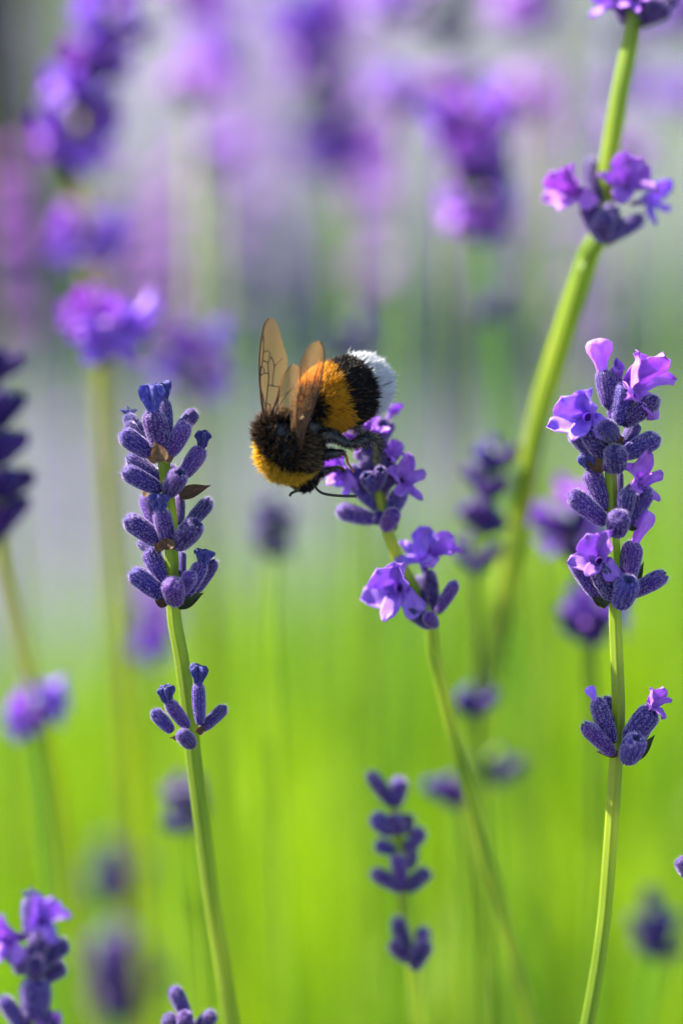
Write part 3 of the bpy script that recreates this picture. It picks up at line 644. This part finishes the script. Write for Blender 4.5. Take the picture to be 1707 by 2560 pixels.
for _ in range(170):                                   # longer blades reaching up out of the mass
    d = rnd.uniform(.43, .75); x = rnd.uniform(-.13, .13) * d; y = CAM.y + d * math.cos(PITCH)
    tipz = rnd.uniform(.20, .36) - (d - .43) * .12; base = Vector((x, y, 0.0)); tip = Vector((x + rnd.gauss(0, .035), y + rnd.gauss(0, .02), tipz))
    side = Vector((math.cos(rnd.uniform(-.9, .9)), math.sin(rnd.uniform(-.9, .9)), 0)); w = rnd.uniform(.0010, .0024); s = len(lv)
    bow = Vector((rnd.gauss(0, .01), rnd.gauss(0, .01), 0))
    for k in range(5):
        t = k / 5; q = base.lerp(tip, t) + bow * math.sin(math.pi * t); lv += [q - side * w * (1 - .5 * t), q + side * w * (1 - .5 * t)]
        if k: lf.append((s + 2 * k - 2, s + 2 * k - 1, s + 2 * k + 1, s + 2 * k))
    lv.append(tip); lf.append((s + 8, s + 9, s + 10))
lm = mesh_obj('lavender_leaves', lv, lf, M_LEAF); lm['kind'] = 'stuff'; lm['label'] = 'bright green narrow leaves at the base of the lavender clump'; lm['category'] = 'foliage'

# ------------------------------------------------------------------ a dark hedge far behind, left
M_HEDGE = plant_mat('hedge_dark', [(0.3, (0.02, 0.045, 0.012)), (0.7, (0.05, 0.09, 0.02))], 4.0, 0.15, rough=0.6, val_var=.2)
M_BARK = plant_mat('hedge_wood', [(0.3, (0.04, 0.03, 0.02)), (0.7, (0.08, 0.06, 0.04))], 9.0, 0.0, rough=.9)
def hedge(label, loc, rx, ry, h, n, seed):
    r_ = random.Random(seed); root = thing('hedge_bush', label, 'bush', Vector(loc))
    v = []; f = []
    for _ in range(n):
        a = r_.uniform(0, 6.28); ph = r_.uniform(0, 1.57); q = Vector((math.cos(a) * math.cos(ph) ** .5 * rx, math.sin(a) * math.cos(ph) ** .5 * ry, math.sin(ph) * h))
        q *= (1 + .18 * mnoise.noise(q * 2.5)) * r_.uniform(.82, 1.03); q.z = max(.02, q.z)
        m = Matrix.Rotation(r_.uniform(0, 6.28), 3, Vector((r_.gauss(0, 1), r_.gauss(0, 1), r_.gauss(0, 1))).normalized()); s = len(v); z = r_.uniform(.03, .07)
        for c in ((-.5, 0, 0), (0, -.35, .1), (.7, 0, 0), (0, .35, .1)): v.append(q + m @ (Vector(c) * z))
        f.append((s, s + 1, s + 2, s + 3))
    mesh_obj('crown', v, f, M_HEDGE, root)
    v = []; f = []; sweep([Vector((0, 0, -.02)), Vector((.02, .01, h * .3)), Vector((-.03, .02, h * .7))], [.06, .05, .02], RND, v, f); mesh_obj('trunk', v, f, M_BARK, root)
hedge('dark round bush beyond the gravel, standing behind the tall magenta-violet spike', (-.74, 2.8, 0), .46, .45, .9, 10000, 3)

# ------------------------------------------------------------------ the bumblebee (local mm frame: x right, y up, z towards the viewer)
BO = (800, 1010)
CR = Matrix((RIGHT, UP, -FWD)).transposed()                      # bee frame -> world
c1 = Crop(600, 770, 3.2667)
def bp(cx, cy, z=0.0):
    x, y = c1(cx, cy); return Vector(((x - BO[0]) / 24.0, (BO[1] - y) / 24.0, z))
bee = thing('bumblebee', 'furry bumblebee with yellow collar, yellow band and white tail clinging to the lavender', 'bumblebee', W(*BO, 0), rot=CR)
AB_C = bp(845, 690, -1.2); AB_A = Vector((.80, .34, -.46)).normalized(); AB_L = 4.9; AB_R = 3.35
TH_C = bp(400, 1165, 0.0); TH_H = Vector((-.35, -.80, -.48)).normalized(); TH_R = 2.9
HD_C = bp(515, 1350, -1.6); SC_C = bp(325, 1035, .1)
def ellipsoid(bm, c, axis, ra, rr, seg=28):
    q = Vector((0, 0, 1)).rotation_difference(axis).to_matrix().to_4x4()
    bmesh.ops.create_uvsphere(bm, u_segments=seg, v_segments=seg // 2, radius=1.0, matrix=Matrix.Translation(c) @ q @ Matrix.Diagonal((rr, rr, ra, 1)))
def limb(bm, pts, rad):
    v = []; f = []; path = catmull(pts, 4); n = len(path)
    rr = [rad[min(len(rad) - 1, int(i / 4))] * (1 - (i % 4) / 4) + rad[min(len(rad) - 1, int(i / 4) + 1)] * (i % 4) / 4 for i in range(n)]
    sweep(path, rr, RND, v, f); bv = [bm.verts.new(x) for x in v]
    for q in f: bm.faces.new([bv[i] for i in q])
bm = bmesh.new()
ellipsoid(bm, AB_C, AB_A, AB_L, AB_R); ellipsoid(bm, TH_C, TH_H, TH_R * .98, TH_R); ellipsoid(bm, HD_C, Vector((.2, -.9, -.3)).normalized(), 1.75, 1.5)
ellipsoid(bm, TH_C.lerp(AB_C, .42), (AB_C - TH_C).normalized(), 2.4, 1.9); ellipsoid(bm, SC_C, Vector((.5, .8, 0)).normalized(), 2.0, 2.35)
# hind leg with broad shin, middle leg, front legs
limb(bm, [bp(640, 1060, .8), bp(760, 1050, 1.9), bp(880, 1120, 2.3)], [.65, .68, .42])
limb(bm, [bp(880, 1120, 2.2), bp(960, 1100, 1.6), bp(1050, 1062, .8), bp(1100, 1045, .2)], [.40, .54, .66, .36])
limb(bm, [bp(1110, 1050, .2), bp(1140, 1110, -.8), bp(1130, 1180, -1.8), bp(1110, 1240, -2.8)], [.3, .24, .16, .12])
limb(bm, [bp(620, 1200, .2), bp(760, 1190, .9), bp(850, 1180, 1.2)], [.6, .55, .3])
limb(bm, [bp(560, 1280, -1.2), bp(680, 1330, -1.8), bp(800, 1300, -2.6), bp(860, 1330, -3.6)], [.5, .4, .25, .15])
limb(bm, [bp(480, 1250, -2.2), bp(600, 1380, -3.4), bp(720, 1340, -4.6)], [.45, .3, .15])
limb(bm, [bp(820, 820, -3.6), bp(960, 980, -4.4), bp(1050, 1080, -5.0)], [.6, .4, .2])
me = bpy.data.meshes.new('body'); bm.to_mesh(me); bm.free()
M_CHITIN, nt, out = new_mat('black_chitin')
p_ = N(nt, 'ShaderNodeBsdfPrincipled'); p_.inputs['Roughness'].default_value = .4; p_.inputs['Specular IOR Level'].default_value = .6
ns, _oi = objnoise(nt, 900, 3); cr_ = ramp(nt, ns.outputs['Fac'], [(.3, (.006, .006, .008)), (.8, (.02, .017, .015))]); nt.links.new(cr_.outputs['Color'], p_.inputs['Base Color'])
nt.links.new(p_.outputs[0], out.inputs['Surface'])
tmp = bpy.data.objects.new('tmp', me); C.objects.link(tmp)
md = tmp.modifiers.new('r', 'REMESH'); md.mode = 'VOXEL'; md.voxel_size = .14; md.use_smooth_shade = True
dg = bpy.context.evaluated_depsgraph_get(); bme = bpy.data.meshes.new_from_object(tmp.evaluated_get(dg)); bpy.data.objects.remove(tmp)
bme.name = 'body'; bme.materials.clear(); bme.materials.append(M_CHITIN)
nv = len(bme.vertices); co = np.empty(nv * 3); bme.vertices.foreach_get('co', co); co = co.reshape(-1, 3)
no = np.empty(nv * 3); bme.vertices.foreach_get('normal', no); no = no.reshape(-1, 3)
bme.polygons.foreach_set('use_smooth', [True] * len(bme.polygons))
npoly = len(bme.polygons)
# areas for sampling
bme.calc_loop_triangles(); nt_ = len(bme.loop_triangles); tri = np.empty(nt_ * 3, dtype=np.int32); bme.loop_triangles.foreach_get('vertices', tri); tri = tri.reshape(-1, 3)
mm = co.copy()
bme.vertices.foreach_set('co', (co * .001).ravel()); bme.update()
body = link('body', bme, bee)

def npv(v): return np.array((v.x, v.y, v.z))
def fur(n):
    a = mm[tri[:, 0]]; b = mm[tri[:, 1]]; c = mm[tri[:, 2]]
    ar = np.linalg.norm(np.cross(b - a, c - a), axis=1); pr = ar / ar.sum()
    idx = rng.choice(len(tri), size=n, p=pr); r1 = np.sqrt(rng.random(n)); r2 = rng.random(n)
    wA = (1 - r1)[:, None]; wB = (r1 * (1 - r2))[:, None]; wC = (r1 * r2)[:, None]
    P = a[idx] * wA + b[idx] * wB + c[idx] * wC
    Nn = no[tri[idx, 0]] * wA + no[tri[idx, 1]] * wB + no[tri[idx, 2]] * wC; Nn /= np.linalg.norm(Nn, axis=1)[:, None]
    tA = (P - npv(AB_C)) @ npv(AB_A); radA = np.linalg.norm((P - npv(AB_C)) - tA[:, None] * npv(AB_A), axis=1)
    fA = (tA / AB_L) ** 2 + (radA / AB_R) ** 2
    dT = P - npv(TH_C); fT = np.linalg.norm(dT, axis=1) / TH_R; hT = (dT @ npv(TH_H)) / TH_R
    fH = np.linalg.norm(P - npv(HD_C), axis=1)
    jit = rng.normal(0, .17, n)
    V = []; Fc = []; Cl = []
    col = np.zeros((n, 3)); ln = np.zeros(n); rad = np.full(n, .040); lay = np.zeros(n); comb = np.zeros((n, 3)); keep = np.ones(n, bool)
    isA = (fA < 1.12) & (fA < fT ** 2 + .05); isT = (~isA) & ((fT < 1.10) | (np.linalg.norm(P - npv(SC_C), axis=1) < 2.5)); isH = (~isA) & (~isT) & (fH < 2.15); leg = ~(isA | isT | isH)
    blk = np.array((.006, .005, .005)); brn = np.array((.24, .14, .065)); yel = np.array((.97, .55, .02)); lem = np.array((.95, .66, .04)); wht = np.array((.98, .98, .97))
    # abdomen
    tj = tA + jit * 1.2 + .18 * np.sin(radA * 3 + P[:, 2] * 2)
    cA = np.where((tj > 2.05)[:, None], wht, np.where((tj > -1.5)[:, None], blk, np.where((tj > -3.9)[:, None], yel, blk)))
    mixb = rng.random(n) < .12
    cA = np.where(((tj > -1.5) & (tj <= 2.05) & mixb)[:, None], brn, cA)
    col[isA] = cA[isA]; ln[isA] = np.where(tj > 2.05, 1.25, np.where(tj > -1.5, .75, 1.15))[isA]
    comb[isA] = npv(AB_A); lay[isA] = np.where(tj > 2.05, .5, .6)[isA]
    # thorax
    cT = np.where((hT + jit * .35 > .17)[:, None], lem, blk)
    cT = np.where(((hT + jit * .35 <= .17) & (rng.random(n) < .30))[:, None], brn, cT)  # scattered brown hairs paint lit glints into the black thorax fur
    col[isT] = cT[isT]; ln[isT] = np.where(hT > .05, 1.15, 1.1)[isT]; lay[isT] = .35
    comb[isT] = npv(-TH_H) * .6 + np.array((.1, 0, 0))
    bald = (np.linalg.norm(dT - npv(bp(370, 1000, 2.4) - TH_C), axis=1) < .85) & isT
    keep &= ~(bald & (rng.random(n) < .85))
    tuft = isT & (P[:, 0] > TH_C.x + .9) & (P[:, 1] > TH_C.y - 1.6); ln[tuft] = 1.25; lay[tuft] = .5
    comb[tuft] = np.array((.9, -.1, .4)); brt = tuft & (rng.random(n) < .25); col[brt] = (.42, .30, .16)
    col[isH] = blk; ln[isH] = .5; lay[isH] = .3; comb[isH] = npv(TH_H)
    col[leg] = np.where((rng.random(n) < .15)[:, None], np.array((.42, .33, .25)), blk)[leg]; ln[leg] = .42; lay[leg] = .4; comb[leg] = np.array((.6, -.5, .0)); rad[leg] = .02
    tib = leg & (P[:, 0] > bp(900, 1100).x); ln[tib] = .7; keep &= ~(leg & (rng.random(n) < .45)); tb2 = tib & (rng.random(n) < .2); col[tb2] = (.62, .52, .45)
    ln *= rng.uniform(.6, 1.15, n); ln *= np.where(rng.random(n) < .12, 1.45, 1.0)
    # clumping
    cl = np.floor(P * 1.6 + rng.normal(0, .15, P.shape)); h = np.sin(cl @ np.array((12.9898, 78.233, 37.719))) * 43758.5453; h -= np.floor(h)
    ang = h * 6.283; tw = np.stack((np.cos(ang), np.sin(ang), np.cos(ang * 2.3)), 1)
    D = Nn + comb * lay[:, None] + tw * .22 + rng.normal(0, .16, (n, 3)); D /= np.linalg.norm(D, axis=1)[:, None]
    D2 = D + comb * (lay * .8)[:, None] + rng.normal(0, .12, (n, 3)); D2 /= np.linalg.norm(D2, axis=1)[:, None]
    k = keep & (ln > .05)
    P, D, D2, ln, rad, col, Nn = P[k], D[k], D2[k], ln[k], rad[k], col[k], Nn[k]; m = len(P)
    u = np.cross(D, np.array((.31, .77, .55))); u /= np.linalg.norm(u, axis=1)[:, None]; v = np.cross(D, u)
    base = P - Nn * .05; mid = base + D * (ln * .55)[:, None]; tip = mid + D2 * (ln * .5)[:, None]
    key = np.floor(P * 2.1); key = (key @ np.array((1.0, 977.0, 94723.0))).astype(np.int64); _u, inv = np.unique(key, return_inverse=True); inv = inv.ravel()
    cnt = np.bincount(inv)[:, None]; mean = np.stack([np.bincount(inv, weights=tip[:, q]) for q in range(3)], 1) / cnt
    pull = rng.uniform(.2, .9, m)[:, None]; tip = tip * (1 - pull) + (mean[inv] + (tip - mean[inv]) * .15) * pull; mid = mid * (1 - pull * .35) + mean[inv] * 0 + mid * pull * .35
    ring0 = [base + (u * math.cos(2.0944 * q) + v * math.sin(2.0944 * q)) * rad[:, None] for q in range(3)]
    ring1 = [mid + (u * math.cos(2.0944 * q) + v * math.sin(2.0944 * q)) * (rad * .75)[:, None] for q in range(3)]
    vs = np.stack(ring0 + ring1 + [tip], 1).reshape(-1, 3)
    tpl = []
    for q in range(3):
        r = (q + 1) % 3; tpl += [(q, r, 3 + r), (q, 3 + r, 3 + q), (3 + q, 3 + r, 6)]
    fs = (np.array(tpl)[None] + (np.arange(m) * 7)[:, None, None]).reshape(-1, 3)
    vary = np.minimum(rng.uniform(.7, 1.15, m)[:, None] * col, .97)
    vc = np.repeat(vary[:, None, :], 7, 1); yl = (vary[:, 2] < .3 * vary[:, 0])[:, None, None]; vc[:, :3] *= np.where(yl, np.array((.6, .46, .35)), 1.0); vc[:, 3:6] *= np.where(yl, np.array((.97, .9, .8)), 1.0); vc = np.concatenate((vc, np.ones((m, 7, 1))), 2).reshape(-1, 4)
    me = bpy.data.meshes.new('fur'); me.vertices.add(len(vs)); me.vertices.foreach_set('co', (vs * .001).astype(np.float32).ravel())
    me.loops.add(len(fs) * 3); me.loops.foreach_set('vertex_index', fs.astype(np.int32).ravel())
    me.polygons.add(len(fs)); me.polygons.foreach_set('loop_start', np.arange(len(fs), dtype=np.int32) * 3)
    me.update(); me.validate()
    me.polygons.foreach_set('use_smooth', [True] * len(fs))
    at = me.color_attributes.new('col', 'FLOAT_COLOR', 'POINT'); at.data.foreach_set('color', vc.astype(np.float32).ravel())
    return me
M_FUR, nt, out = new_mat('bee_fur'); L = nt.links
at = N(nt, 'ShaderNodeVertexColor'); at.layer_name = 'col'
pf = N(nt, 'ShaderNodeBsdfPrincipled'); pf.inputs['Roughness'].default_value = .42; pf.inputs['Specular IOR Level'].default_value = .5
tf = N(nt, 'ShaderNodeBsdfTranslucent'); xf = N(nt, 'ShaderNodeMixShader'); xf.inputs[0].default_value = .55
L.new(at.outputs['Color'], pf.inputs['Base Color']); L.new(at.outputs['Color'], tf.inputs['Color']); L.new(pf.outputs[0], xf.inputs[1]); L.new(tf.outputs[0], xf.inputs[2]); L.new(xf.outputs[0], out.inputs['Surface'])
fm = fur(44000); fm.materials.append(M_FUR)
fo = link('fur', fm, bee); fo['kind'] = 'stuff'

# eye, antennae, proboscis
def tube_part(name, pts, rad, mat, parent=bee):
    path = catmull(pts, 6); n = len(path); rr = [rad[0] + (rad[1] - rad[0]) * i / (n - 1) for i in range(n)]
    v = []; f = []; sweep(path, rr, RND, v, f); return mesh_obj(name, [x * .001 for x in v], f, mat, parent)
M_ANT = plant_mat('antenna_olive', [(0.3, (.02, .022, .012)), (.7, (.05, .05, .02))], 500, 0, rough=.35, val_var=.1)
M_TARS = plant_mat('tarsus_amber', [(0.3, (.28, .12, .025)), (.7, (.45, .22, .05))], 500, .2, rough=.4, val_var=.1)
tube_part('antenna', [bp(560, 1410, -.9), bp(600, 1440, -.5), bp(640, 1492, -.2), bp(690, 1518, 0), bp(800, 1533, 0), bp(950, 1537, -.3)], (.14, .15), M_ANT)
tube_part('antenna', [bp(500, 1430, -.8), bp(470, 1488, -.5), bp(420, 1512, -.4), bp(405, 1535, -.3)], (.13, .15), M_ANT)
tube_part('tarsus', [bp(850, 1180, 1.2), bp(868, 1215, .6), bp(880, 1265, -.2), bp(905, 1300, -1.2), bp(925, 1335, -2.4)], (.17, .11), M_TARS)
v = []; f = []
for i in range(11):
    for j in range(12):
        a = math.pi * i / 10; b_ = 2 * math.pi * j / 12; v.append(((HD_C + Vector((1.0, -.1, .5))) + Vector((math.sin(a) * math.cos(b_) * .55, math.cos(a) * 1.05, math.sin(a) * math.sin(b_) * .6))) * .001)
        if i: f.append(((i - 1) * 12 + j, (i - 1) * 12 + (j + 1) % 12, i * 12 + (j + 1) % 12, i * 12 + j))
mesh_obj('eye', v, f, M_CHITIN, bee)

# wings
M_WING, nt, out = new_mat('wing_membrane'); L = nt.links
tr = N(nt, 'ShaderNodeBsdfTransparent'); tr.inputs['Color'].default_value = (.90, .63, .36, 1)
pw = N(nt, 'ShaderNodeBsdfPrincipled'); pw.inputs['Base Color'].default_value = (.40, .21, .09, 1); pw.inputs['Roughness'].default_value = .16
tw_ = N(nt, 'ShaderNodeBsdfTranslucent'); tw_.inputs['Color'].default_value = (.66, .36, .15, 1)
nw_ = N(nt, 'ShaderNodeTexNoise'); nw_.inputs['Scale'].default_value = 900; tcw = N(nt, 'ShaderNodeTexCoord'); L.new(tcw.outputs['Object'], nw_.inputs['Vector'])
bw = N(nt, 'ShaderNodeBump'); bw.inputs['Strength'].default_value = .5; bw.inputs['Distance'].default_value = .0003; L.new(nw_.outputs['Fac'], bw.inputs['Height']); L.new(bw.outputs['Normal'], pw.inputs['Normal'])
m1 = N(nt, 'ShaderNodeMixShader'); m1.inputs[0].default_value = .45; L.new(pw.outputs[0], m1.inputs[1]); L.new(tw_.outputs[0], m1.inputs[2])
m2_ = N(nt, 'ShaderNodeMixShader'); m2_.inputs[0].default_value = .29; L.new(tr.outputs[0], m2_.inputs[1]); L.new(m1.outputs[0], m2_.inputs[2]); L.new(m2_.outputs[0], out.inputs['Surface'])
M_VEIN = plant_mat('wing_vein', [(0.3, (.03, .012, .005)), (.7, (.10, .04, .012))], 500, .1, rough=.4, val_var=.05)
def resample(poly, n):
    P = [Vector((*p, 0)) for p in poly]; P = catmull(P, 6); L_ = [0]
    for i in range(1, len(P)): L_.append(L_[-1] + (P[i] - P[i - 1]).length)
    out_ = []; j = 0
    for k in range(n):
        s = L_[-1] * k / (n - 1)
        while j < len(P) - 2 and L_[j + 1] < s: j += 1
        out_.append(P[j].lerp(P[j + 1], min(1, (s - L_[j]) / max(1e-9, L_[j + 1] - L_[j]))))
    return out_
def wing(name, lead, trail, zf, veins, vr=.068):
    n, m = 34, 12; a = resample(lead, n); b = resample(trail, n); v = []; f = []
    for i in range(n):
        for j in range(m):
            q = a[i].lerp(b[i], j / (m - 1)); v.append(bp(q.x, q.y, zf(q.x, q.y)) * .001)
            if i and j: k = i * m + j; f.append((k - m - 1, k - m, k, k - 1))
    o = mesh_obj(name, v, f, M_WING, bee)
    for k, (pl, w) in enumerate([(lead, 1.5)] + list(veins)):
        path = [Vector((q.x, q.y, 0)) for q in catmull([Vector((*p, 0)) for p in pl], 4)]
        P = [bp(q.x, q.y, zf(q.x, q.y) + .02) for q in path]; vv = []; ff = []
        sweep(P, [vr * w * (1 - .35 * i / len(P)) for i in range(len(P))], RND, vv, ff)
        mesh_obj('vein', [x * .001 for x in vv], ff, M_VEIN, o)
    return o
zl = lambda x, y: 2.3 + (920 - y) / 78.4 * .10 + .25 * math.sin(x / 40.0) * .3
zlh = lambda x, y: 2.0 + (920 - y) / 78.4 * .08 + .15 * math.sin(x / 30.0)
zr = lambda x, y: 2.9 + (1180 - y) / 78.4 * .12 + .12 * math.sin(x / 35.0 + y / 90)
zrh = lambda x, y: 2.6 + (1180 - y) / 78.4 * .10 + .12 * math.sin(x / 28.0)
wing('forewing', [(205, 925), (183, 790), (168, 640), (164, 520), (165, 400), (184, 240), (212, 130), (242, 94)],
     [(240, 930), (268, 860), (310, 770), (345, 640), (392, 470), (388, 415), (352, 290), (318, 165), (285, 112), (242, 94)], zl,
     [([(215, 925), (200, 840), (178, 690), (172, 560), (190, 440), (200, 300), (196, 230)], 1.0), ([(225, 920), (218, 800), (228, 690), (240, 560), (235, 460), (262, 410)], .9),
      ([(232, 920), (290, 790), (318, 700), (325, 640)], 1.1), ([(240, 920), (262, 850), (300, 790), (320, 690)], .9), ([(218, 785), (250, 795), (248, 850)], .8), ([(235, 632), (275, 645), (325, 652)], .8),
      ([(168, 560), (190, 548), (205, 520), (192, 488), (172, 495)], .8), ([(200, 540), (238, 545)], .8), ([(190, 440), (235, 455)], .8), ([(195, 375), (225, 362), (252, 380), (240, 420)], .8),
      ([(262, 410), (285, 480), (275, 560), (272, 640)], .8), ([(285, 490), (320, 450), (355, 420)], .7), ([(183, 690), (205, 780), (215, 830)], .8)])
wing('hindwing', [(260, 920), (300, 830), (332, 660), (345, 590), (390, 510), (430, 460)], [(345, 930), (385, 880), (440, 790), (480, 690), (500, 600), (490, 500), (430, 460)], zlh,
     [([(270, 915), (330, 790), (380, 720), (440, 640)], .8), ([(290, 915), (300, 860), (325, 810)], .7), ([(330, 730), (400, 690), (450, 660)], .6)], .045)
wing('forewing', [(488, 1195), (515, 1080), (555, 940), (600, 830), (632, 740), (660, 640), (676, 530), (690, 410), (682, 340), (655, 290)],
     [(488, 1195), (470, 1130), (458, 1000), (462, 850), (472, 720), (480, 600), (488, 480), (515, 410), (555, 340), (610, 298), (655, 290)], zr,
     [([(495, 1180), (520, 1000), (560, 900), (600, 760), (585, 720)], 1.1), ([(600, 760), (630, 700), (655, 600)], .9), ([(600, 830), (610, 770), (590, 700), (610, 600), (650, 480)], .7),
      ([(485, 1160), (500, 1000), (540, 880), (585, 820)], .9), ([(478, 955), (500, 935), (545, 850), (590, 820)], .8), ([(505, 720), (500, 600), (505, 480)], .8), ([(520, 740), (545, 640), (550, 500)], .6), ([(470, 1000), (468, 880), (475, 770), (500, 700)], .9),
      ([(470, 740), (500, 775), (530, 725), (505, 710), (470, 740)], .8)])
wing('hindwing', [(480, 1180), (462, 1080), (465, 960), (475, 820), (485, 740)], [(478, 1185), (435, 1080), (415, 960), (416, 850), (440, 750), (485, 740)], zrh,
     [([(475, 1170), (445, 1020), (440, 880), (455, 780)], .8), ([(470, 1160), (455, 1000), (458, 850)], .7)], .045)
